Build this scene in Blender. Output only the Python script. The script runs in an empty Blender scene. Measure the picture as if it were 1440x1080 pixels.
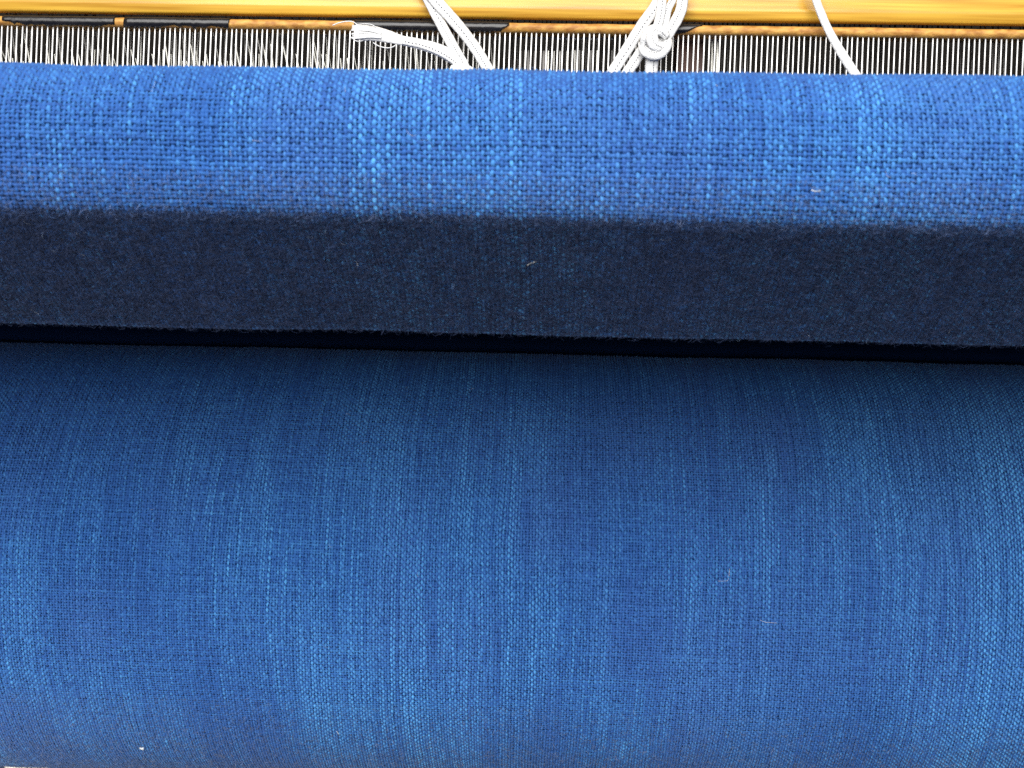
import bpy, bmesh, math, random
import numpy as np
from math import radians, sin, cos, pi, atan, tan
from mathutils import Matrix, Vector

random.seed(7)
rng = np.random.default_rng(11)
S = bpy.context.scene
C = S.collection

# ------------------------------------------------------------------ camera
KF = 1.5
F = 1150.0 * KF                 # focal length in photograph pixels (1440 wide)
PITCH = radians(9.5)
M = (Matrix.Rotation(radians(1.95), 3, 'Z') @ Matrix.Rotation(pi / 2 - PITCH, 3, 'X')
     @ Matrix.Rotation(radians(1.0), 3, 'Z'))
cam_data = bpy.data.cameras.new('camera')
cam_data.sensor_width = 36.0
cam_data.lens = F / 1440 * 36.0
cam_data.clip_start = 0.01
cam_data.clip_end = 50
cam_data.dof.use_dof = True
cam_data.dof.focus_distance = 0.41 * KF
cam_data.dof.aperture_fstop = 25.0
cam = bpy.data.objects.new('camera', cam_data)
cam.matrix_world = M.to_4x4()
C.objects.link(cam)
S.camera = cam

# ------------------------------------------------------------------ light
w = bpy.data.worlds.new('World')
S.world = w
w.use_nodes = True
bg = w.node_tree.nodes['Background']
bg.inputs[0].default_value = (0.95, 0.96, 1.0, 1)
bg.inputs[1].default_value = 0.09


def area(name, loc, target, sx, sy, watts, col):
    l = bpy.data.lights.new(name, 'AREA')
    l.shape = 'RECTANGLE'
    l.size, l.size_y = sx, sy
    l.energy = watts
    l.color = col
    o = bpy.data.objects.new(name, l)
    o.location = loc
    o.rotation_euler = (Vector(target) - Vector(loc)).to_track_quat('-Z', 'Y').to_euler()
    C.objects.link(o)


area('window_light', (-0.15, -1.05, 0.93), (0.0, 0.54, -0.10), 1.8, 1.9, 99.0, (1.0, 0.985, 0.96))
area('board_fill', (-0.75, 0.45, -0.66), (-0.40, 1.05, -0.50), 0.35, 0.25, 5.0, (1.0, 0.95, 0.86))  # added fill with no visible source, brightens the pale boards below the roll

S.view_settings.view_transform = 'Standard'
S.view_settings.look = 'None'
S.view_settings.exposure = 0.0
S.view_settings.gamma = 1.0
S.render.filter_size = 1.0
S.cycles.use_denoising = False

# ------------------------------------------------------------------ frames
AX = Vector((0, cos(PITCH), -sin(PITCH)))        # into the loom, the way the beater leans
UP = Vector((0, sin(PITCH), cos(PITCH)))


def RF(x, h, d):
    return Vector((x, 0, 0)) + AX * d + UP * h


def ray(px, py):
    return M @ Vector(((px - 720) / F, (540 - py) / F, -1.0))


def at(px, py, d):
    """point of the beater's leaning plane at depth d"""
    r = ray(px, py)
    return r * (d / r.dot(AX))


def elev(y):
    return atan((540 - y) / F) - PITCH


# ------------------------------------------------------------------ materials
def new_mat(name):
    m = bpy.data.materials.new(name)
    m.use_nodes = True
    nt = m.node_tree
    return m, nt, nt.nodes['Principled BSDF']


def ramp(nt, stops):
    r = nt.nodes.new('ShaderNodeValToRGB')
    while len(r.color_ramp.elements) < len(stops):
        r.color_ramp.elements.new(0.5)
    for e, (p, c) in zip(r.color_ramp.elements, stops):
        e.position = p
        e.color = (*c, 1)
    return r


def noise(nt, scale, detail=4, vec=None, stretch=None):
    n = nt.nodes.new('ShaderNodeTexNoise')
    n.inputs['Scale'].default_value = scale
    n.inputs['Detail'].default_value = detail
    tc = nt.nodes.new('ShaderNodeTexCoord')
    if stretch:
        mp = nt.nodes.new('ShaderNodeMapping')
        mp.inputs['Scale'].default_value = stretch
        nt.links.new(tc.outputs['Object'], mp.inputs['Vector'])
        nt.links.new(mp.outputs[0], n.inputs['Vector'])
    else:
        nt.links.new(tc.outputs['Object'], n.inputs['Vector'])
    return n


def noise_mat(name, c1, c2, scale, rough=0.6, stretch=None, bump=0.0, metallic=0.0, coat=0.0, lo=0.35, hi=0.65):
    m, nt, b = new_mat(name)
    n = noise(nt, scale, 6, stretch=stretch)
    r = ramp(nt, [(lo, c1), (hi, c2)])
    nt.links.new(n.outputs['Fac'], r.inputs['Fac'])
    nt.links.new(r.outputs['Color'], b.inputs['Base Color'])
    b.inputs['Roughness'].default_value = rough
    b.inputs['Metallic'].default_value = metallic
    b.inputs['Coat Weight'].default_value = coat
    b.inputs['Coat Roughness'].default_value = 0.12
    if bump:
        bm_ = nt.nodes.new('ShaderNodeBump')
        bm_.inputs['Strength'].default_value = bump
        bm_.inputs['Distance'].default_value = 0.001
        nt.links.new(n.outputs['Fac'], bm_.inputs['Height'])
        nt.links.new(bm_.outputs[0], b.inputs['Normal'])
    return m


def yarn_mat(name, sheen):
    m, nt, b = new_mat(name)
    a = nt.nodes.new('ShaderNodeAttribute')
    a.attribute_name = 'dye'
    n = noise(nt, 2600, 3)
    mx = nt.nodes.new('ShaderNodeMix')
    mx.data_type = 'RGBA'
    mx.blend_type = 'MULTIPLY'
    mx.inputs[0].default_value = 1.0
    r = ramp(nt, [(0.3, (0.72, 0.72, 0.75)), (0.7, (1.25, 1.25, 1.2))])
    nt.links.new(n.outputs['Fac'], r.inputs['Fac'])
    nt.links.new(a.outputs['Color'], mx.inputs[6])
    nt.links.new(r.outputs['Color'], mx.inputs[7])
    nt.links.new(mx.outputs[2], b.inputs['Base Color'])
    b.inputs['Roughness'].default_value = 0.75
    b.inputs['Specular IOR Level'].default_value = 0.25
    b.inputs['Sheen Weight'].default_value = sheen
    b.inputs['Sheen Roughness'].default_value = 0.45
    b.inputs['Sheen Tint'].default_value = (0.72, 0.79, 0.95, 1)
    return m


MAT_YARN = yarn_mat('indigo_yarn', 0.18)
MAT_BACK = noise_mat('indigo_gap_shade', (0.005, 0.026, 0.11), (0.009, 0.042, 0.16), 900, 0.9)  # darker than the yarn: shade in the gaps is put into this colour
MAT_BACK.node_tree.nodes['Principled BSDF'].inputs['Specular IOR Level'].default_value = 0.04


def fuzz_mat():
    m, nt, b = new_mat('wool_fuzz')
    a = nt.nodes.new('ShaderNodeAttribute')
    a.attribute_name = 'dye'
    nt.links.new(a.outputs['Color'], b.inputs['Base Color'])
    b.inputs['Roughness'].default_value = 0.7
    b.inputs['Specular IOR Level'].default_value = 0.2
    return m


MAT_FUZZ = fuzz_mat()
MAT_LINT = noise_mat('white_lint', (0.45, 0.50, 0.55), (0.7, 0.72, 0.72), 800, 0.8)
MAT_RAIL = noise_mat('amber_varnished_wood', (0.40, 0.19, 0.012), (0.70, 0.42, 0.050), 420, 0.4,
                     stretch=(0.03, 1, 1), coat=0.1, lo=0.3, hi=0.68)
MAT_CAP = noise_mat('worn_tan_wood', (0.34, 0.14, 0.022), (0.62, 0.34, 0.075), 200, 0.6, stretch=(1, 1.5, 1.5), bump=0.7)
MAT_TAPE = noise_mat('black_tape', (0.006, 0.006, 0.007), (0.013, 0.012, 0.013), 200, 0.3, bump=0.15)
MAT_WIRE = noise_mat('pale_steel', (0.78, 0.77, 0.74), (0.9, 0.89, 0.86), 60, 0.45, metallic=0.25)
MAT_HEDDLE = noise_mat('grey_heddle_steel', (0.20, 0.19, 0.175), (0.42, 0.41, 0.38), 45, 0.4, metallic=0.35)
MAT_HEDDLE_DARK = noise_mat('dark_heddle_steel', (0.05, 0.047, 0.043), (0.16, 0.15, 0.14), 45, 0.45, metallic=0.3)
MAT_PALE = noise_mat('pale_heddle_steel', (0.62, 0.61, 0.55), (0.78, 0.77, 0.7), 60, 0.35, metallic=0.2)
MAT_LACE = noise_mat('white_cotton_lace', (0.64, 0.64, 0.63), (0.75, 0.75, 0.74), 1500, 0.85, bump=0.5)
MAT_STITCH = noise_mat('grey_stitch_thread', (0.025, 0.025, 0.04), (0.05, 0.05, 0.07), 700, 0.8)
MAT_DARK = noise_mat('dark_wood_and_backdrop', (0.006, 0.005, 0.004), (0.012, 0.010, 0.008), 30, 0.8, stretch=(1, 6, 6))  # dark wood; also the backdrop that stands for the unlit room
MAT_DARK.node_tree.nodes['Principled BSDF'].inputs['Specular IOR Level'].default_value = 0.1
MAT_BROWN = noise_mat('red_brown_wood', (0.05, 0.016, 0.008), (0.10, 0.034, 0.018), 60, 0.6, stretch=(6, 1, 1))
MAT_FLOOR = noise_mat('dark_wood_floor', (0.05, 0.035, 0.025), (0.11, 0.075, 0.05), 9, 0.6, stretch=(1, 8, 1))
MAT_CREAM = noise_mat('cream_paint', (0.66, 0.62, 0.54), (0.80, 0.77, 0.68), 25, 0.6)
MAT_TAN = noise_mat('pale_pinkish_wood', (0.55, 0.42, 0.33), (0.70, 0.58, 0.46), 30, 0.6, stretch=(1, 6, 6))


# ------------------------------------------------------------------ object helpers
def link(name, me, parent=None, mats=()):
    o = bpy.data.objects.new(name, me)
    for m in mats:
        me.materials.append(m)
    C.objects.link(o)
    if parent:
        o.parent = parent
    return o


def thing(name, label, cat, loc=(0, 0, 0), group=None):
    o = bpy.data.objects.new(name, None)
    o.empty_display_size = 0.01
    C.objects.link(o)
    o.location = loc
    o['label'] = label
    o['category'] = cat
    if group:
        o['group'] = group
    return o


def tag(o, label, cat, group=None):
    o['label'] = label
    o['category'] = cat
    if group:
        o['group'] = group


def child(o, parent):
    """parent while the mesh keeps world coordinates"""
    o.parent = parent
    o.matrix_parent_inverse = Matrix.Translation(-parent.location)
    return o


def mesh_np(name, verts, faces, smooth=True, col=None):
    """faces: (n,k) array with constant k"""
    me = bpy.data.meshes.new(name)
    nv, (nf, k) = len(verts), faces.shape
    me.vertices.add(nv)
    me.vertices.foreach_set('co', np.ascontiguousarray(verts, dtype=np.float32).ravel())
    me.loops.add(nf * k)
    me.loops.foreach_set('vertex_index', np.ascontiguousarray(faces, dtype=np.int32).ravel())
    me.polygons.add(nf)
    me.polygons.foreach_set('loop_start', np.arange(0, nf * k, k, dtype=np.int32))
    me.polygons.foreach_set('use_smooth', np.full(nf, smooth, dtype=bool))
    if col is not None:
        a = me.attributes.new('dye', 'FLOAT_COLOR', 'POINT')
        c4 = np.ones((nv, 4), dtype=np.float32)
        c4[:, :3] = col
        a.data.foreach_set('color', c4.ravel())
    me.update(calc_edges=True)
    me.validate()
    return me


def bm_mesh(name, bm, smooth=False):
    me = bpy.data.meshes.new(name)
    bmesh.ops.recalc_face_normals(bm, faces=bm.faces[:])
    bm.to_mesh(me)
    bm.free()
    if smooth:
        me.polygons.foreach_set('use_smooth', [True] * len(me.polygons))
    return me


# ------------------------------------------------------------------ value noise
def vnoise(x, y, seed):
    """smooth 2-D value noise in 0..1 for arrays x, y"""
    g = np.random.default_rng(seed).random((256, 256))
    xi, yi = np.floor(x).astype(int), np.floor(y).astype(int)
    fx, fy = x - xi, y - yi
    fx, fy = fx * fx * (3 - 2 * fx), fy * fy * (3 - 2 * fy)
    a = g[xi % 256, yi % 256]
    b = g[(xi + 1) % 256, yi % 256]
    c = g[xi % 256, (yi + 1) % 256]
    d = g[(xi + 1) % 256, (yi + 1) % 256]
    return (a * (1 - fx) + b * fx) * (1 - fy) + (c * (1 - fx) + d * fx) * fy


# ------------------------------------------------------------------ the cloth's path, seen from the side (Y, Z)
YF = 0.2545 * KF
E_TOP, E_CREASE, E_EDGE, E_RT, E_RB = elev(102.5), elev(290), elev(470), elev(493), elev(1099)
R1 = 0.024
# upper rounding: circle (YF+R1, zc), upper tangent ray = E_TOP
zc = (YF + R1) * tan(E_TOP) - R1 / cos(E_TOP)
zc1 = zc
RC = 0.016                       # lower front edge
SL = radians(37)
# roll
mid, half = (E_RT + E_RB) / 2, (E_RT - E_RB) / 2
RR = 0.512 * KF
ROLL_R = RR * sin(half)
RY, RZ = RR * cos(mid), RR * sin(mid)


def arc(cy, cz, r, a0, a1, n):
    """points at outward-normal angles a0..a1 (angle measured from -Y, up positive)"""
    return [(cy - r * cos(a), cz + r * sin(a)) for a in np.linspace(a0, a1, n)]


# lower front arc: centre so that mid-arc sits on the crease ray
cyc = YF + RC
am = -(pi / 2 - SL) / 2
zc2 = tan(E_CREASE) * (cyc - RC * cos(am)) - RC * sin(am)
pts = [(0.405 * KF, zc1 + R1)]
pts += arc(YF + R1, zc1, R1, pi / 2, 0, 40)
pts += arc(cyc, zc2, RC, 0, -(pi / 2 - SL), 24)
py, pz = pts[-1]
# underside runs down to the edge ray
ty = (py * sin(SL) / cos(SL) + pz) / (tan(SL) + tan(E_EDGE))
tz = tan(E_EDGE) * ty
dy, dz = RY - ty, RZ - tz
dist = math.hypot(dy, dz)
ang = radians(-6.8)              # then back over the roll, towards its far side
# small rounding at the back edge
RE = 0.0035
turn = (SL + ang) / 2
cut = RE * tan(turn)
e0 = (ty - cut * cos(SL), tz + cut * sin(SL))
ce = (e0[0] + RE * sin(SL), e0[1] + RE * cos(SL))
pts.append(e0)
pts += arc(ce[0], ce[1], RE, -(pi / 2 - SL), -(pi / 2 + ang), 10)[1:]
by = RY + 0.02
bz = tz + (by - ty) * tan(ang)
pts.append((by, bz))
pts += [(by + ROLL_R * sin(t), RZ + (bz - RZ) * cos(t)) for t in np.linspace(0, 1.9, 24)[1:]]
BEAM_PATH = np.array(pts)
a_tan = pi / 2 - ang            # not used for the roll itself
ROLL_PATH = np.array([(RY - ROLL_R * cos(a), RZ + ROLL_R * sin(a)) for a in np.linspace(2.3, -2.5, 260)])


class Path:
    def __init__(s, p):
        s.p = p
        seg = np.hypot(*np.diff(p, axis=0).T)
        s.s = np.concatenate([[0], np.cumsum(seg)])
        s.len = s.s[-1]

    def at(s, t):
        y, z = np.interp(t, s.s, s.p[:, 0]), np.interp(t, s.s, s.p[:, 1])
        e = 0.0006
        y1, z1 = np.interp(t + e, s.s, s.p[:, 0]), np.interp(t + e, s.s, s.p[:, 1])
        y0, z0 = np.interp(t - e, s.s, s.p[:, 0]), np.interp(t - e, s.s, s.p[:, 1])
        ty_, tz_ = y1 - y0, z1 - z0
        n = np.hypot(ty_, tz_) + 1e-12
        # outward normal: left of the travel direction (down the front) = towards -Y
        return y, z, tz_ / n, -ty_ / n


BEAM, ROLL = Path(BEAM_PATH), Path(ROLL_PATH)
# Path travels from the reed over the front and down; its outward normal is (tz,-ty): check on the front face
_y, _z, _ny, _nz = BEAM.at(np.array([BEAM.s[41] + 0.0005]))
SGN = -1.0 if _ny[0] > 0 else 1.0

PITCH_Y = 0.0015                  # yarn pitch


def sag(x, s):
    """slack and slubs: the cloth is nowhere perfectly flat"""
    return (0.0011 * (vnoise(x / 0.07 + 31, s / 0.05 + 17, 400) - 0.5) + 0.0006 * (vnoise(x / 0.022 + 3, s / 0.03 + 7, 401) - 0.5))


def surf(path, x, s, off):
    y, z, ny, nz = path.at(s)
    off = off + sag(x, s)
    y = y + SGN * ny * off
    z = z + SGN * nz * off
    return np.stack([x, y, z], -1)


NAVY = np.array([0.006, 0.038, 0.17])
MID = np.array([0.018, 0.095, 0.335])
CYAN = np.array([0.080, 0.325, 0.69])
VIOLET = np.array([0.034, 0.092, 0.32])


def lerp(a, b, t):
    return a + (b - a) * t[..., None]


def dye(x, s, yarn, seed, warp, streaks=()):
    """colour of each float: streaky space-dyed warp, steadier weft"""
    big = vnoise(x / 0.055 + 40, s / 0.09 + 20, seed)
    if warp:
        per = np.random.default_rng(seed + 5).random(4000)[yarn]
        run = vnoise(yarn * 1.0 + 0.5, s / 0.045 + per * 50, seed + 1)
        cl = vnoise(x / 0.014 + 9, s / 0.10, seed + 2)
        t = 0.23 + 0.30 * (big - 0.5) + 0.50 * (run - 0.5) + 0.30 * (cl - 0.45) + 0.20 * (per - 0.5)
        hot = (vnoise(yarn * 1.0 + 0.5, s / 0.03 + per * 90, seed + 3) > 0.80) & (cl > 0.5)
        t = t + hot * 0.35
        for xc, wd, amp in streaks:
            t = t + amp * np.exp(-((x - xc) / wd) ** 2) * (0.45 + 0.9 * (run - 0.1))
    else:
        per = np.random.default_rng(seed + 6).random(4000)[yarn]
        t = -0.08 + 0.22 * (big - 0.5) + 0.18 * (per - 0.5) + 0.22 * (vnoise(x / 0.02, yarn * 1.0, seed + 4) - 0.5)
    t = t + rng.normal(0, 0.085, t.shape)
    c = lerp(MID, CYAN, np.clip(t, 0, 1))
    c = c + (NAVY - MID) * np.clip(-t * 1.6, 0, 1)[..., None]
    v = np.clip((vnoise(x / 0.04 + 7, s / 0.06, seed + 8) - 0.5) * 2, 0, 1) * 0.6
    return c + (VIOLET - c) * v[..., None]


def weave(path, s0, s1, xh, seed, parent, streaks=(), flat_from=None, xo=0.0):
    P = PITCH_Y
    nu, nv = int(2 * xh / P), int((s1 - s0) / P)
    I, J = np.meshgrid(np.arange(nu), np.arange(nv), indexing='ij')
    out = []
    for warp in (True, False):
        sel = ((I + J) % 2 == 0) == warp
        i, j = I[sel], J[sel]
        x0 = (i - nu / 2) * P + xo
        s_ = s0 + (j + 0.5) * P
        # yarns wander a little and differ in thickness
        wx = (vnoise(i * 1.0, s_ / 0.012, seed + 20) - 0.5) * 0.26 * P + (vnoise(x0 / .03, s_ / .05, seed + 25) - .5) * P * 1.5
        ws = (vnoise(x0 / 0.012, j * 1.0, seed + 21) - 0.5) * 0.26 * P
        x0 = x0 + wx + rng.normal(0, 0.05 * P, x0.shape)
        s_ = s_ + ws + rng.normal(0, 0.06 * P, x0.shape)
        if warp:
            thick = 0.84 + 0.36 * vnoise(i * 1.0 + .5, s_ / 0.022, seed + 22)
        else:
            thick = 0.80 + 0.30 * vnoise(x0 / 0.022, j * 1.0 + .5, seed + 23)
        thick = thick * rng.uniform(0.78, 1.22, thick.shape)
        n = len(i)
        tt = np.array([-1, -0.52, 0, 0.52, 1.0])
        ww = np.array([-1, 0, 1.0])
        T, W = np.meshgrid(tt, ww, indexing='ij')
        T, W = T.ravel(), W.ravel()
        ln = (0.92 if warp else 0.88) * P * rng.uniform(0.88, 1.10, n)
        width = (0.365 if warp else 0.37) * P * thick
        taper = 1 - 0.28 * np.abs(T) ** 2
        along = T[None, :] * ln[:, None]
        across = W[None, :] * width[:, None] * taper[None, :]
        # twist: a float lies slightly askew
        skew = rng.normal(0.12, 0.17, n)[:, None]
        across = across + skew * along * 0.5
        hgt = (0.36 if warp else 0.28) * P * np.cos(pi * along / P / 1.05) + (0.42 * P * thick)[:, None] * (1 - W[None, :] ** 2 * 0.95)
        hgt = hgt * rng.uniform(0.82, 1.05, n)[:, None] - (0.08 if warp else 0.10) * P
        if flat_from is not None:
            hgt = hgt * np.where(s_ > flat_from, 0.45, 1.0)[:, None]
        if warp:
            xx = x0[:, None] + across
            ss = s_[:, None] + along
        else:
            xx = x0[:, None] + along
            ss = s_[:, None] + across
        V = surf(path, xx, ss, hgt).reshape(-1, 3)
        k = len(tt)
        q = []
        for a in range(k - 1):
            for b in range(2):
                q.append((a * 3 + b, a * 3 + b + 1, (a + 1) * 3 + b + 1, (a + 1) * 3 + b))
        q = np.array(q)
        if warp != (SGN < 0):
            q = q[:, ::-1]
        Fc = (np.arange(n)[:, None, None] * (k * 3) + q[None]).reshape(-1, 4)
        col = np.repeat(dye(x0, s_, i if warp else j, seed + (0 if warp else 50), warp, streaks), k * 3, axis=0)
        nm = 'warp_yarns' if warp else 'weft_yarns'
        o = link(nm, mesh_np(nm, V, Fc, True, col), None, (MAT_YARN,))
        o['kind'] = 'stuff'
        child(o, parent)
        out.append(o)
    return out


def backing(path, s0, s1, xh, parent):
    ns = int((s1 - s0) / 0.003)
    s_ = np.linspace(s0, s1, ns)
    xs = np.linspace(-xh, xh, 90)
    X, SS = np.meshgrid(xs, s_, indexing='ij')
    V = surf(path, X, SS, -0.42 * PITCH_Y).reshape(-1, 3)
    a = (np.arange(89)[:, None] * ns + np.arange(ns - 1)[None, :]).ravel()
    Fc = np.stack([a, a + 1, a + ns + 1, a + ns], -1)
    o = link('cloth_ground', mesh_np('cloth_ground', V, Fc, True), None, (MAT_BACK,))
    return child(o, parent)


def fuzz(path, n, s0, s1, xh, seed, parent, lmin, lmax, lift, radius, c0, c1, pw=1.0):
    r = np.random.default_rng(seed)
    x = r.uniform(-xh, xh, n) - (0.024 if path is ROLL else 0.01)
    s_ = s0 + (s1 - s0) * r.random(n) ** pw
    y, z, ny, nz = path.at(s_)
    nrm = np.stack([np.zeros(n), SGN * ny, SGN * nz], -1)
    tx = np.tile([1.0, 0, 0], (n, 1))
    ts = np.cross(nrm, tx)
    base = np.stack([x, y, z], -1) + nrm * (0.0003 + sag(x, s_))[:, None]
    th = r.uniform(0, 2 * pi, n)
    curl = r.normal(0, 1.3, n)
    ln = r.uniform(lmin, lmax, n) * r.uniform(0.5, 1, n)
    up = np.abs(r.normal(0, 1, n)) * lift
    K = 4
    ptsl = []
    for k in range(K):
        u = k / (K - 1)
        a = th + curl * u
        off = (np.cos(a)[:, None] * tx + np.sin(a)[:, None] * ts) * (ln * u)[:, None]
        hh = up * np.sin(min(u * 2.6, pi * 0.85))
        ptsl.append(base + off + nrm * hh[:, None])
    Pn = np.stack(ptsl, 1)                                   # n,K,3
    # flat fibres, each rolled its own way
    d = Pn[:, -1] - Pn[:, 0]
    d /= np.linalg.norm(d, axis=1, keepdims=True) + 1e-9
    ref = np.cross(d, nrm)
    ref /= np.linalg.norm(ref, axis=1, keepdims=True) + 1e-9
    ref2 = np.cross(d, ref)
    roll_a = r.uniform(-1.3, 1.3, n)[:, None]
    side = np.cos(roll_a) * ref + np.sin(roll_a) * ref2
    rad = radius * r.uniform(0.6, 1.4, n)
    wdt = (side * rad[:, None])[:, None, :] * np.linspace(1, 0.4, K)[None, :, None]
    V = np.stack([Pn - wdt, Pn + wdt], 2)
    f = np.array([(k * 2, k * 2 + 1, k * 2 + 3, k * 2 + 2) for k in range(K - 1)])
    Fc = (np.arange(n)[:, None, None] * (K * 2) + f[None]).reshape(-1, 4)
    t = r.random(n) ** 1.6
    col = np.repeat(lerp(np.array(c0), np.array(c1), t), K * 2, axis=0)
    o = link('fuzz', mesh_np('fuzz', V.reshape(-1, 3), Fc, True, col), None, (MAT_FUZZ,))
    o['kind'] = 'stuff'
    return child(o, parent)


# ------------------------------------------------------------------ cloth over the breast beam
XB, XR = 0.212, 0.322
s_top = BEAM.s[1]
i_under = 1 + 40 + 24 - 1
cloth = thing('woven_cloth', 'taut blue woven cloth over the front beam below the reed, dark fuzzy underside',
              'cloth', (0, YF, zc1))
backing(BEAM, 0.0, BEAM.len, 0.46, cloth)
weave(BEAM, s_top - 0.012, BEAM.s[i_under + 10] + 0.001, XB, 3, cloth,
      ((-0.078, 0.016, 0.20), (-0.046, 0.020, 0.26), (-0.014, 0.006, 0.22), (0.075, 0.03, 0.06), (0.03, 0.014, -0.08), (-0.14, 0.045, -0.20)), BEAM.s[60], -0.01)
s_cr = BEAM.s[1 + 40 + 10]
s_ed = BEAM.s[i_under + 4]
fuzz(BEAM, 112000, s_cr + 0.004, s_ed - 0.0006, XB, 61, cloth, 0.0018, 0.0052, 0.0007, 0.000075,  # fuzz darker than on the front: the underside's shade is in its colour
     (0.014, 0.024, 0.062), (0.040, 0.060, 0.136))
fuzz(BEAM, 11000, s_cr - 0.009, s_cr + 0.008, XB, 66, cloth, 0.0015, 0.004, 0.0009, 0.00005,
     (0.05, 0.10, 0.25), (0.14, 0.19, 0.34))
fuzz(BEAM, 7000, s_top, s_cr, XB, 62, cloth, 0.001, 0.003, 0.0005, 0.000022,
     (0.03, 0.14, 0.42), (0.10, 0.30, 0.62))

# ------------------------------------------------------------------ cloth roll
roll = thing('cloth_roll', 'thick roll of blue woven cloth wound below the front beam, filling the lower half',
             'cloth roll', (0, RY, RZ))
backing(ROLL, 0.0, ROLL.len, 0.46, roll)


def roll_s(a):
    return ROLL.len * (2.3 - a) / 4.8


weave(ROLL, roll_s(1.52), roll_s(-1.18), XR, 103, roll,
      ((-0.068, 0.035, 0.24), (-0.125, 0.008, 0.16), (-0.10, 0.005, 0.16), (-0.045, 0.006, 0.16), (-0.022, 0.006, 0.14), (0.235, 0.05, 0.50), (0.10, 0.03, 0.06),
       (0.012, 0.02, -0.05), (-0.19, 0.05, -0.12)), None, -0.024)
fuzz(ROLL, 9000, roll_s(1.5), roll_s(0.9), XR, 63, roll, 0.0015, 0.004, 0.0006, 0.000028,
     (0.03, 0.08, 0.24), (0.14, 0.22, 0.40))
fuzz(ROLL, 8000, roll_s(0.9), roll_s(-0.4), XR, 64, roll, 0.001, 0.003, 0.0004, 0.000022,
     (0.03, 0.14, 0.42), (0.10, 0.28, 0.60))
fuzz(ROLL, 46000, roll_s(-0.40), roll_s(-1.2), XR, 65, roll, 0.0015, 0.005, 0.0009, 0.00009,
     (0.065, 0.10, 0.20), (0.16, 0.195, 0.30), 0.5)
fuzz(ROLL, 14000, roll_s(-0.32), roll_s(-0.70), XR, 67, roll, 0.0015, 0.004, 0.0006, 0.00005,
     (0.06, 0.12, 0.26), (0.18, 0.24, 0.36))


for k_, (pth, a_, b_, xw, par) in enumerate(((BEAM, s_top, s_ed, XB, cloth), (ROLL, roll_s(1.4), roll_s(-1.1), XR, roll))):
    fuzz(pth, 130, a_, b_, xw, 80 + k_, par, 0.0015, 0.006, 0.0010, 0.000055, (0.12, 0.20, 0.36), (0.42, 0.46, 0.55))


# ------------------------------------------------------------------ beater rail and reed
def extrude_profile(name, prof, x0, x1, mat, parent=None, bevel=0.0, seg=1, nx=1):
    """prof: list of (d, h) in the beater's leaning frame"""
    bm = bmesh.new()
    rings = []
    for k in range(nx + 1):
        x = x0 + (x1 - x0) * k / nx
        rings.append([bm.verts.new(RF(x, h, d)) for d, h in prof])
    n = len(prof)
    for r0, r1 in zip(rings, rings[1:]):
        for i in range(n):
            bm.faces.new((r0[i], r0[(i + 1) % n], r1[(i + 1) % n], r1[i]))
    bm.faces.new(rings[0])
    bm.faces.new(rings[-1][::-1])
    o = link(name, bm_mesh(name, bm), None, (mat,))
    if bevel:
        md = o.modifiers.new('bevel', 'BEVEL')
        md.width = bevel
        md.segments = seg
        md.limit_method = 'ANGLE'
        md.angle_limit = radians(5)
        for p in o.data.polygons:
            p.use_smooth = True
    if parent:
        child(o, parent)
    return o


def hh(y, d):
    return (540 - y) / F * d


XW = 0.34
RD = 0.3912 * KF
def rail_pt(off, h):
    return (RD + off, h)


beater = extrude_profile('beater_rail',
                         [rail_pt(.0018, hh(24, RD + .0018)), rail_pt(0, hh(10, RD)), rail_pt(.0013, hh(-6, RD)), rail_pt(.0013, hh(-165, RD)),
                          rail_pt(.034, hh(-165, RD)), rail_pt(.034, hh(-22, RD)), rail_pt(.0128, hh(13, RD)), rail_pt(.0058, hh(13, RD)),
                          rail_pt(.0053, hh(24, RD))],
                         -XW, XW, MAT_RAIL, None, 0.0009, 3)
tag(beater, 'amber varnished wooden beater rail across the top above the reed', 'rail')

reed = thing('reed', 'steel wire reed with tan wooden top strip patched in black tape, under the amber rail', 'reed',
             RF(0, 0.10, RD))
DC = RD
cap_lo, cap_hi = hh(43.0, DC), hh(30.5, DC)
prof = []
for k in range(9):
    a = -pi / 2 + pi * k / 8
    prof.append((DC + 0.0022 - 0.0022 * cos(a), (cap_lo + cap_hi) / 2 + (cap_hi - cap_lo) / 2 * sin(a)))
prof += [(DC + 0.010, cap_hi), (DC + 0.010, cap_lo)]
cap = extrude_profile('top_strip', prof, -XW, XW, MAT_CAP, reed, nx=160)
# worn, slightly lumpy wood
for v in cap.data.vertices:
    if v.co.dot(AX) < DC + 0.005:
        v.co += UP * random.uniform(-0.00012, 0.00012) + AX * random.uniform(-0.00012, 0.00012)
for p in cap.data.polygons:
    p.use_smooth = True
extrude_profile('bottom_strip', [(DC, 0.078), (DC, 0.086), (DC + 0.010, 0.086), (DC + 0.010, 0.078)], -XW, XW, MAT_CAP, reed)


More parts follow.
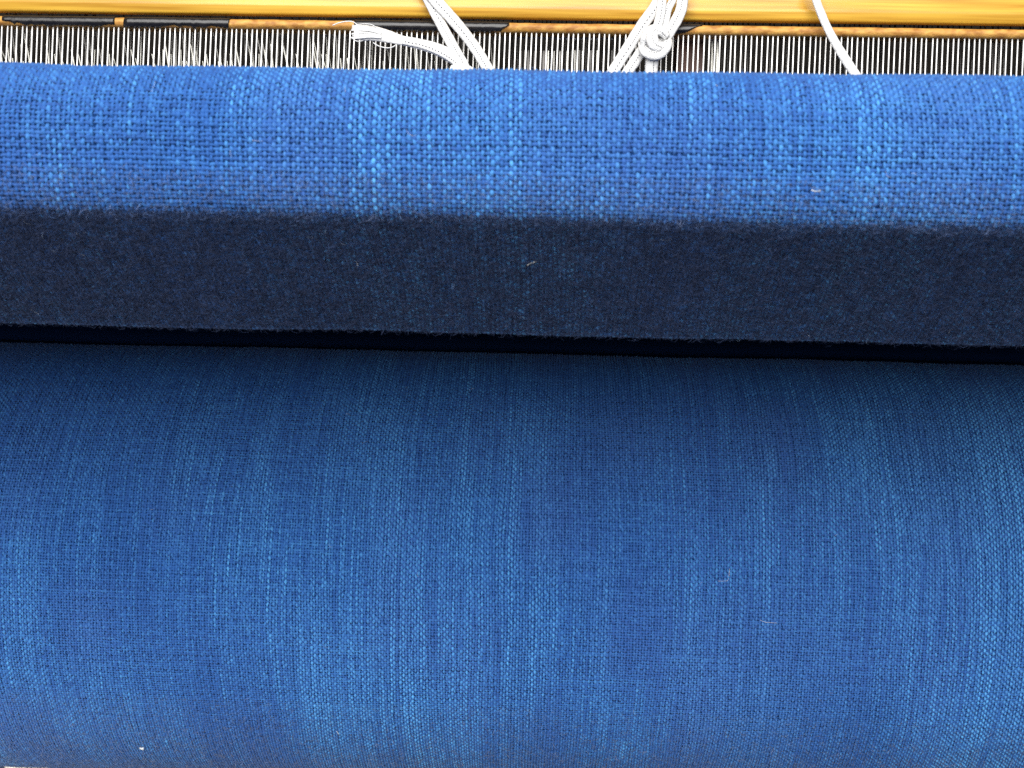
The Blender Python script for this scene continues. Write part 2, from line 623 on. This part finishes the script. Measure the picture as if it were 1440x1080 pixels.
def tape(px0, px1, lower, cut0=3, cut1=3):
    """lower: list of (px, fraction of the strip's height left bare at the bottom)"""
    x0, x1 = at(px0, 37, DC).x, at(px1, 37, DC).x
    n = max(8, int((px1 - px0) / 4))
    bm = bmesh.new()
    fr = np.interp(np.linspace(px0, px1, n + 1), [p for p, _ in lower], [f for _, f in lower])
    hm, hr = (cap_lo + cap_hi) / 2, (cap_hi - cap_lo) / 2 + 0.00035
    rows = []
    for k in range(n + 1):
        u = k / n
        row = []
        fk = fr[k] + random.uniform(0, 0.05)
        lo_a = math.asin(max(-1.0, min(0.95, -1.0 + 2.0 * fk)))
        for q in range(7):
            a = lo_a + (pi / 2 - lo_a) * q / 6
            x = x0 + (x1 - x0) * u
            if k == 0:
                x += (1 - q / 6) * cut0 * 0.0003
            if k == n:
                x -= (1 - q / 6) * cut1 * 0.0003
            wob = random.uniform(-0.00008, 0.00008)
            row.append(bm.verts.new(RF(x, hm + hr * sin(a), DC + 0.0022 - (0.0026 + wob) * cos(a))))
        rows.append(row)
    for r0, r1 in zip(rows, rows[1:]):
        for q in range(6):
            bm.faces.new((r0[q], r0[q + 1], r1[q + 1], r1[q]))
    o = link('tape_patch', bm_mesh('tape_patch', bm, True), None, (MAT_TAPE,))
    md = o.modifiers.new('thick', 'SOLIDIFY')
    md.thickness = 0.00025
    md.offset = 1
    return child(o, reed)


tape(3, 161, [(3, .35), (16, .3), (19, .05), (21, .28), (30, .2), (33, 0), (38, 0), (41, .15), (46, .1), (48, 0), (57, .1),
              (61, .1), (63, 0), (70, 0), (90, .06), (118, .04), (140, .0), (145, .14), (161, .16)], 0, 0)
tape(176, 324, [(176, 0), (222, .0), (235, .12), (246, .2), (252, .02), (258, .16), (267, .12), (272, 0), (280, .08),
                (284, 0), (290, .02), (296, .15), (310, .1), (314, 0), (324, 0)], -4, 4)
tape(498, 716, [(498, .42), (504, .02), (600, 0), (690, 0), (704, .05), (716, .55)], 0, 0)
tape(936, 988, [(936, 0), (956, .02), (968, .2), (980, .62), (988, .8)], 0, 0)

# dents: flat steel wires, one per 7.4 px
wb = bmesh.new()
top, bot = cap_lo + 0.001, 0.084
for (wx, wd) in ((0.0003, 0.0004),):
    ring = [(-wx, 0), (-wx * .6, -wd * .3), (wx * .6, -wd * .3), (wx, 0), (wx, wd), (-wx, wd)]
    lv = [wb.verts.new((x, bot - (top + bot) / 2, d)) for x, d in ring]
    uv = [wb.verts.new((x, top - (top + bot) / 2, d)) for x, d in ring]
    for k in range(6):
        wb.faces.new((lv[k], lv[(k + 1) % 6], uv[(k + 1) % 6], uv[k]))
wire_me = bm_mesh('dent', wb)
wire_me.materials.append(MAT_WIRE)
basis = Matrix(((1, 0, 0), (0, UP.y, AX.y), (0, UP.z, AX.z)))
DW = DC + 0.0032
pitch_x = at(727.33, 70, DW).x - at(720, 70, DW).x
ND = 232
for k in range(ND):
    x = (k - ND / 2) * pitch_x + random.uniform(-0.00012, 0.00012)
    o = bpy.data.objects.new('dent', wire_me)
    C.objects.link(o)
    lean = radians(1.1 + random.uniform(-0.35, 0.35))
    c = RF(x, (top + bot) / 2, DW)
    loc = Matrix.Translation(c) @ (basis @ Matrix.Rotation(-lean, 3, 'Z')).to_4x4()
    o.parent = reed
    o.matrix_parent_inverse = Matrix.Translation(-reed.location)
    o.matrix_basis = loc


# ------------------------------------------------------------------ heddles behind the reed
def wire_between(bm, a, b, r, n=4):
    d = (b - a).normalized()
    u = d.orthogonal().normalized()
    v = d.cross(u)
    ra = [bm.verts.new(a + (u * cos(2 * pi * k / n) + v * sin(2 * pi * k / n)) * r) for k in range(n)]
    rb = [bm.verts.new(b + (u * cos(2 * pi * k / n) + v * sin(2 * pi * k / n)) * r) for k in range(n)]
    for k in range(n):
        bm.faces.new((ra[k], ra[(k + 1) % n], rb[(k + 1) % n], rb[k]))


def box_px(name, px0, py0, px1, py1, d, thick, mat, parent=None):
    bm = bmesh.new()
    a, b = at(px0, py0, d), at(px1, py0, d)
    h0, h1 = at((px0 + px1) / 2, py0, d).dot(UP), at((px0 + px1) / 2, py1, d).dot(UP)
    vs = [RF(x, h, dd) for dd in (d, d + thick) for x, h in ((a.x, h1), (b.x, h1), (b.x, h0), (a.x, h0))]
    vv = [bm.verts.new(v) for v in vs]
    for f in ((0, 1, 2, 3), (7, 6, 5, 4), (0, 4, 5, 1), (1, 5, 6, 2), (2, 6, 7, 3), (3, 7, 4, 0)):
        bm.faces.new([vv[k] for k in f])
    bmesh.ops.bevel(bm, geom=bm.edges[:], offset=min(0.0004, thick * .2), segments=1, affect='EDGES')
    o = link(name, bm_mesh(name, bm), None, (mat,))
    if parent:
        child(o, parent)
    return o


shaft = thing('heddle_shaft', 'grey steel heddle wires hanging askew behind the reed under a dark shaft bar', 'heddle shaft',
              RF(0, 0.16, RD + .07))
box_px('shaft_bar', -260, -70, 1700, 8, RD + 0.049, 0.012, MAT_DARK, shaft)
px = -160.0
nh = 0
while px < 1600 and nh < 250:
    left = px < 700
    d = RD + (random.uniform(0.010, 0.036) if left else random.uniform(0.026, 0.07))
    if left:
        lean = random.gauss(7, 9) if random.random() < 0.6 else random.gauss(0, 3)
    else:
        lean = random.gauss(-1, 1.6)
    a = at(px, 16, d)
    b = at(px + lean * 1.6, 175, d + 0.006)
    bm = bmesh.new()
    wire_between(bm, a, b, random.uniform(0.0003, 0.0006))
    m = (MAT_HEDDLE if random.random() < 0.75 else MAT_PALE) if left else (MAT_HEDDLE_DARK if random.random() < 0.85 else MAT_HEDDLE)
    child(link('heddle', bm_mesh('heddle', bm, True), None, (m,)), shaft)
    nh += 1
    px += random.choice((3.5, 5, 6.5, 8, 11, 16)) if left else random.choice((6, 7, 8, 10, 13))

# a lower row of heddle ends catching the light on the left
eyes = thing('heddle_eye_row', 'bright fan of loose wire ends standing behind the left half of the reed', 'heddle eyes',
             RF(-0.15, 0.15, RD + .02))
px = -120.0
while px < 640:
    d = RD + random.uniform(0.009, 0.018)
    h_px = random.choice((62, 70, 76, 82, 86))
    bm = bmesh.new()
    wire_between(bm, at(px + random.gauss(-4, 4), h_px, d), at(px + random.gauss(3, 2), 128, d), random.uniform(0.0002, 0.00045))
    child(link('wire_end', bm_mesh('wire_end', bm, True), None, (MAT_PALE,)), eyes)
    px += random.choice((4, 5, 7, 9, 14, 24))

# two short rods with rows of wire loops near the middle
loops = thing('loop_bar', 'short steel bars with pale wire loops behind the reed right of centre', 'loop bar', RF(0.03, 0.17, RD + .015))
bm = bmesh.new()
wire_between(bm, at(728, 53, RD + .017), at(900, 53, RD + .017), 0.0005, 8)
child(link('rod', bm_mesh('rod', bm, True), None, (MAT_HEDDLE,)), loops)
px = 731.0
while px < 893:
    bright = px > 770
    wd = random.choice((2.2, 3.2, 4.2))
    child(box_px('loop', px, 70.5 + random.uniform(-.8, .8), px + wd, 125, RD + 0.013 + random.uniform(0, 0.004), 0.001,
                 MAT_PALE if bright and random.random() < 0.3 else random.choice((MAT_HEDDLE_DARK, MAT_HEDDLE_DARK, MAT_HEDDLE))), loops)
    if bright and random.random() < 0.75:
        child(box_px('loop_knob', px - .4, 51, px + wd + .6, 55.2, RD + 0.012 + random.uniform(0, .001), 0.002, MAT_PALE), loops)
    px += wd + random.choice((2, 3, 6, 8))

post = box_px('wooden_post', 953, 50, 990, 170, RD + 0.02, 0.02, MAT_BROWN)
tag(post, 'red brown wooden post seen between reed wires right of the large knot', 'post')
for n_, (a_, b_) in enumerate(((1000.5, 1003.5), (1007.5, 1011.5))):
    o = box_px('pale_strip', a_, 52, b_, 170, RD + 0.016, 0.002, MAT_PALE)
    tag(o, ('narrower' if n_ == 0 else 'wider') + ' of two pale upright strips behind the reed beside the brown post', 'strip',
        'pale strips behind the reed')

# near-black backdrop added behind the heddles in place of the unlit room
back = box_px('dark_backdrop', -900, -420, 2400, 420, RD + 0.23, 0.02, MAT_DARK)
tag(back, 'dark added backdrop behind the heddle wires, standing in for the unlit room', 'board')


# ------------------------------------------------------------------ white laces
def smooth_path(p, n):
    p = np.array(p, float)
    t = np.arange(len(p))
    tt = np.linspace(0, len(p) - 1, n)
    out = []
    for u in tt:
        i = min(int(u), len(p) - 2)
        f = u - i
        p0, p1, p2, p3 = p[max(i - 1, 0)], p[i], p[i + 1], p[min(i + 2, len(p) - 1)]
        out.append(0.5 * (2 * p1 + (p2 - p0) * f + (2 * p0 - 5 * p1 + 4 * p2 - p3) * f ** 2 + (3 * p1 - p0 - 3 * p2 + p3) * f ** 3))
    return np.array(out)


def lace(parent, path, flat=0.45, name='strand', stitch=True, n=26, stitch_off=0.0, caps=True):
    """path: (px, py, depth, width px) rows -> a flat tubular lace with a dashed stitch line"""
    q = smooth_path(path, n)
    P3 = [at(a, b, c) for a, b, c, _ in q]
    bm = bmesh.new()
    K = 12
    rings = []
    frames = []
    for k in range(n):
        t = (P3[min(k + 1, n - 1)] - P3[max(k - 1, 0)]).normalized()
        nrm = (-AX - t * (-AX).dot(t)).normalized()
        sd = t.cross(nrm)
        hw = q[k][3] / F * q[k][2] / 2
        hw *= random.uniform(0.97, 1.03)
        frames.append((t, nrm, sd, hw))
        ring = []
        for j in range(K):
            a = 2 * pi * j / K
            cx, cy = cos(a), sin(a)
            ring.append(bm.verts.new(P3[k] + sd * cx * hw + nrm * (abs(cy) ** 0.8 * (1 if cy > 0 else -1)) * hw * flat))
        rings.append(ring)
    for r0, r1 in zip(rings, rings[1:]):
        for j in range(K):
            bm.faces.new((r0[j], r0[(j + 1) % K], r1[(j + 1) % K], r1[j]))
    bm.faces.new(rings[0])
    bm.faces.new(rings[-1])
    o = child(link(name, bm_mesh(name, bm, True), None, (MAT_LACE,)), parent)
    if stitch:
        bm = bmesh.new()
        m = n * 2
        acc = 0.0
        for k in range(1, n - 2):
            seg = (P3[k + 1] - P3[k]).length
            t, nrm, sd, hw = frames[k]
            if hw < 0.0012:
                continue
            steps = max(1, int(round(seg / 0.00135)))
            for s_ in range(steps):
                f0 = (s_ + 0.18) / steps
                f1 = (s_ + 0.62) / steps
                o_ = stitch_off * hw
                bulge = hw * flat * math.sqrt(max(0, 1 - stitch_off ** 2)) * 1.0 + 0.00006
                a = P3[k].lerp(P3[k + 1], f0) + nrm * bulge + sd * o_
                b = P3[k].lerp(P3[k + 1], f1) + nrm * bulge + sd * o_
                wd = 0.0002
                vs = []
                for pt, sg in ((a, -1), (a, 1), (b, 1), (b, -1)):
                    vs.append(bm.verts.new(pt + sd * sg * wd))
                tp = [bm.verts.new(v.co + nrm * 0.0001) for v in vs]
                bm.faces.new(tp)
                for e in range(4):
                    bm.faces.new((vs[e], vs[(e + 1) % 4], tp[(e + 1) % 4], tp[e]))
        if len(bm.faces):
            so = link('stitching', bm_mesh('stitching', bm), None, (MAT_STITCH,))
            so.parent = o
            so.matrix_parent_inverse = o.matrix_parent_inverse.copy()
            so.matrix_parent_inverse = Matrix.Translation(-parent.location) @ Matrix.Identity(4)
            so.matrix_parent_inverse = Matrix.Identity(4)
        else:
            bm.free()
    return o


D1 = RD - 0.0082
la = thing('lace', 'white stitched lace with a frayed end tied in a low knot, left of the centre', 'lace', at(650, 98, D1),
           'white laces hanging from the beater rail')
lace(la, [(594, -24, D1, 17), (612, 0, D1, 18), (632, 22, D1 - .001, 17), (650, 43, D1 - .001, 16.5), (670, 70, D1, 16),
          (690, 104, D1, 16), (704, 130, D1, 16)], n=34, stitch_off=0.1)
lace(la, [(588, -26, D1 + .002, 14), (603, 2, D1 + .002, 14), (617, 28, D1 + .001, 15), (633, 58, D1, 15), (650, 88, D1 - .001, 15),
          (656, 100, D1, 14)], n=30, stitch_off=-0.1)
lace(la, [(499, 44.5, D1 - .002, 20), (512, 46, D1 - .002, 22), (528, 47.5, D1 - .002, 21), (546, 51.5, D1 - .002, 18), (566, 57, D1 - .002, 14),
          (590, 62, D1 - .002, 15), (614, 69, D1 - .002, 17), (634, 79, D1 - .001, 18), (650, 93, D1, 15)], n=40, flat=0.35, name='tail',
     stitch=False)
# stitched part of the tail
lace(la, [(566, 56.5, D1 - .003, 12), (590, 61, D1 - .003, 13), (614, 69, D1 - .003, 14), (634, 80, D1 - .002, 14), (648, 92, D1 - .001, 12)],
     n=22, flat=0.35, stitch_off=0.35)
lace(la, [(634, 96, D1 - .002, 9), (640, 97, D1 - .003, 15), (650, 98, D1 - .004, 18), (660, 100, D1 - .003, 15), (668, 103, D1 - .002, 9)],
     n=14, flat=0.6, name='knot', stitch=False)
lace(la, [(640, 106, D1 - .001, 10), (648, 104, D1 - .003, 14), (657, 106, D1 - .002, 13), (664, 110, D1 - .001, 9)], n=12, flat=0.6,
     name='knot', stitch=False)


def thread(parent, path, r=0.00018, name='frayed_thread'):
    q = smooth_path(path, 16)
    P3 = [at(a, b, c) for a, b, c in q]
    bm = bmesh.new()
    for a, b in zip(P3, P3[1:]):
        wire_between(bm, a, b, r, 5)
    return child(link(name, bm_mesh(name, bm, True), None, (MAT_LACE,)), parent)


thread(la, [(525, 60, D1 - .002), (531, 64, D1 - .002), (541, 67, D1 - .002), (550, 67, D1 - .002), (557, 63, D1 - .002)], 0.00028)
thread(la, [(468, 35.5, D1 - .001), (477, 32, D1 - .002), (488, 30, D1 - .002), (497, 31, D1 - .002), (506, 38, D1 - .002)], 0.00028)
thread(la, [(497, 56, D1 - .002), (503, 58, D1 - .002), (510, 57, D1 - .002), (516, 53, D1 - .002)], 0.00026)
thread(la, [(502, 35, D1 - .003), (512, 33.5, D1 - .004), (522, 34.5, D1 - .004), (530, 39, D1 - .003)], 0.00022)
for k in range(26):
    y0 = random.uniform(36, 54)
    thread(la, [(496 + random.uniform(-2, 3), y0 + random.uniform(-1.5, 1.5), D1 - .002), (506, y0, D1 - .0035), (520, y0 * .8 + 9.5, D1 - .0038),
                (536, 49 + (y0 - 45) * .5, D1 - .0038)], 0.00026)

lb = thing('lace', 'bunch of white stitched laces gathered in a big round knot, right of the centre', 'lace', at(918, 65, D1),
           'white laces hanging from the beater rail')
lace(lb, [(934, -26, D1, 16), (925, 4, D1, 17), (903, 36, D1, 17), (880, 72, D1, 16), (860, 104, D1, 16), (846, 128, D1, 16)], n=36, stitch_off=-0.2)
lace(lb, [(914, 50, D1 + .001, 13), (903, 70, D1 + .001, 15), (891, 89, D1, 15), (878, 108, D1, 15), (866, 126, D1, 15)], n=24, stitch_off=-.1)
lace(lb, [(932, -24, D1 - .003, 13), (931, 0, D1 - .003, 13), (928, 24, D1 - .004, 13), (922, 44, D1 - .005, 13), (915, 62, D1 - .004, 12)], n=24,
     stitch_off=-0.1)
lace(lb, [(953, -22, D1 - .001, 9), (946, 0, D1 - .001, 10), (939, 14, D1 - .002, 11), (934, 34, D1 - .003, 13), (929, 52, D1 - .004, 12)], n=24,
     stitch_off=0.3)
lace(lb, [(964, -22, D1, 16), (960, 0, D1, 16), (957, 16, D1, 16), (947, 36, D1 - .002, 16), (934, 56, D1 - .003, 15), (922, 68, D1 - .003, 12)], n=30,
     stitch_off=0.1)
# the knot: two wraps and a loop
lace(lb, [(902, 60, D1 - .002, 10), (906, 71, D1 - .0065, 14), (917, 77, D1 - .007, 15), (929, 75, D1 - .007, 15), (938, 64, D1 - .0065, 14),
          (940, 55, D1 - .003, 10)], n=24, flat=0.55, name='knot', stitch_off=-0.35)
lace(lb, [(905, 66, D1 - .004, 12), (909, 52, D1 - .007, 16), (918, 43, D1 - .0065, 17), (929, 43, D1 - .007, 15), (938, 52, D1 - .005, 12)], n=24,
     flat=0.5, name='knot', stitch_off=0.3)
lace(lb, [(924, 40, D1 - .0065, 12), (917, 50, D1 - .0085, 17), (920, 62, D1 - .0085, 18), (931, 68, D1 - .007, 14)], n=18, flat=0.5, name='knot',
     stitch_off=0.0)
lace(lb, [(921, 78, D1 - .004, 12), (917, 88, D1 - .003, 18), (916, 102, D1 - .002, 18), (917, 122, D1 - .002, 17)], n=18, flat=0.5, name='loose_end',
     stitch_off=-0.25)

lc = thing('lace', 'single plain white lace hanging alone on a slant toward the right', 'lace', at(1165, 42, D1),
           'white laces hanging from the beater rail')
lace(lc, [(1141, -26, D1, 11.5), (1147, -2, D1, 11.5), (1156, 22, D1, 12), (1167, 46, D1, 12), (1183, 74, D1, 13), (1203, 105, D1, 13.5),
          (1218, 126, D1, 13)], n=34, flat=0.6, stitch=False)


# ------------------------------------------------------------------ lint resting on the cloth
def hit(path, px_, py_):
    """first point of the extruded path on this pixel's ray"""
    r = ray(px_, py_)
    best = None
    p = path.p
    for a, b in zip(p, p[1:]):
        ey, ez = b - a
        den = r.y * ez - r.z * ey
        if abs(den) < 1e-12:
            continue
        t = (a[0] * ez - a[1] * ey) / den
        u = (r.y * t - a[0]) / ey if abs(ey) > abs(ez) else (r.z * t - a[1]) / ez
        if t > 0 and -1e-6 <= u <= 1 + 1e-6 and (best is None or t < best):
            best = t
    return r * (best - 0.0012)


def fibre(path, pxs, label, r=0.00016, mat=MAT_LINT):
    q = smooth_path([hit(path, a, b) for a, b in pxs], 10)
    bm = bmesh.new()
    for a, b in zip(q, q[1:]):
        wire_between(bm, Vector(a), Vector(b), r, 5)
    o = link('lint_fibre', bm_mesh('lint_fibre', bm, True), None, (mat,))
    tag(o, label, 'lint', 'lint on the cloth')


fibre(BEAM, [(1141, 267), (1147, 269), (1154, 268)], 'short white fibre near the lower edge of the lit upper cloth at right', 0.00014)
fibre(BEAM, [(501, 368), (503, 372), (502, 377)], 'tiny pale hair on the dark underside left of centre', 0.00010)
fibre(BEAM, [(741, 373), (747, 370), (753, 368)], 'pale wisp of fibre on the dark underside near the middle', 0.0001)
fibre(ROLL, [(1010, 817), (1019, 817), (1024, 815), (1026, 800)], 'thin pale hook shaped hair on the roll right of centre', 0.00007)
fibre(ROLL, [(1069, 872), (1077, 875), (1092, 876)], 'thin pale flat hair on the roll below the hook shaped one', 0.00007)
fibre(ROLL, [(1126, 514), (1132, 514)], 'bright speck of fibre in the shadow at the top of the roll', 0.0002)
fibre(ROLL, [(473, 1028), (476, 1032)], 'tiny white speck at the bottom of the roll left of centre', 0.0002)
bm = bmesh.new()
bmesh.ops.create_icosphere(bm, subdivisions=2, radius=1)
for v in bm.verts:
    n_ = v.co.copy()
    v.co = Vector((n_.x * 0.00145, n_.y * 0.0008, n_.z * 0.0010)) * (1 + 0.45 * sin(n_.x * 4 + n_.z * 3) * cos(n_.z * 5 + 1))
fl = link('lint_fleck', bm_mesh('lint_fleck', bm, True), None, (MAT_LINT,))
fl.location = hit(ROLL, 200, 1052)
tag(fl, 'white lint fleck stuck low on the roll at bottom left', 'lint')

# ------------------------------------------------------------------ floor under the loom
bm = bmesh.new()
for v in ((-2.5, -0.6), (2.5, -0.6), (2.5, 3), (-2.5, 3)):
    bm.verts.new((v[0], v[1], -0.78))
bm.faces.new(bm.verts[:])
floor = link('floor', bm_mesh('floor', bm), None, (MAT_FLOOR,))
floor['kind'] = 'structure'

# pale boards low down behind the roll, showing as a sliver at the bottom left
D2 = 1.06
b_ = box_px('pale_board', 7, 1050, 72, 1300, D2, 0.02, MAT_CREAM)
tag(b_, 'cream board seen low behind the roll in the bottom left corner', 'board')
b_ = box_px('pinkish_board', 81, 1050, 238, 1300, D2, 0.02, MAT_TAN)
tag(b_, 'pinkish tan board peeking out below the roll, right of the dark post', 'board')
b_ = box_px('dark_post', 72.5, 1030, 80.5, 1300, D2 - 0.004, 0.03, MAT_BROWN)
tag(b_, 'thin dark brown post between the cream and tan boards below the roll', 'post')
for n_, (a_, t_) in enumerate(((38.5, 'left'), (43.2, 'right'))):
    bm = bmesh.new()
    wire_between(bm, at(a_, 1035, D2 - 0.02), at(a_ + .5, 1290, D2 - 0.02), 0.0006, 6)
    b_ = link('tie_cord', bm_mesh('tie_cord', bm, True), None, (MAT_DARK,))
    tag(b_, t_ + ' of two thin dark cords before the cream board, bottom left corner', 'cord', 'cords before the cream board')
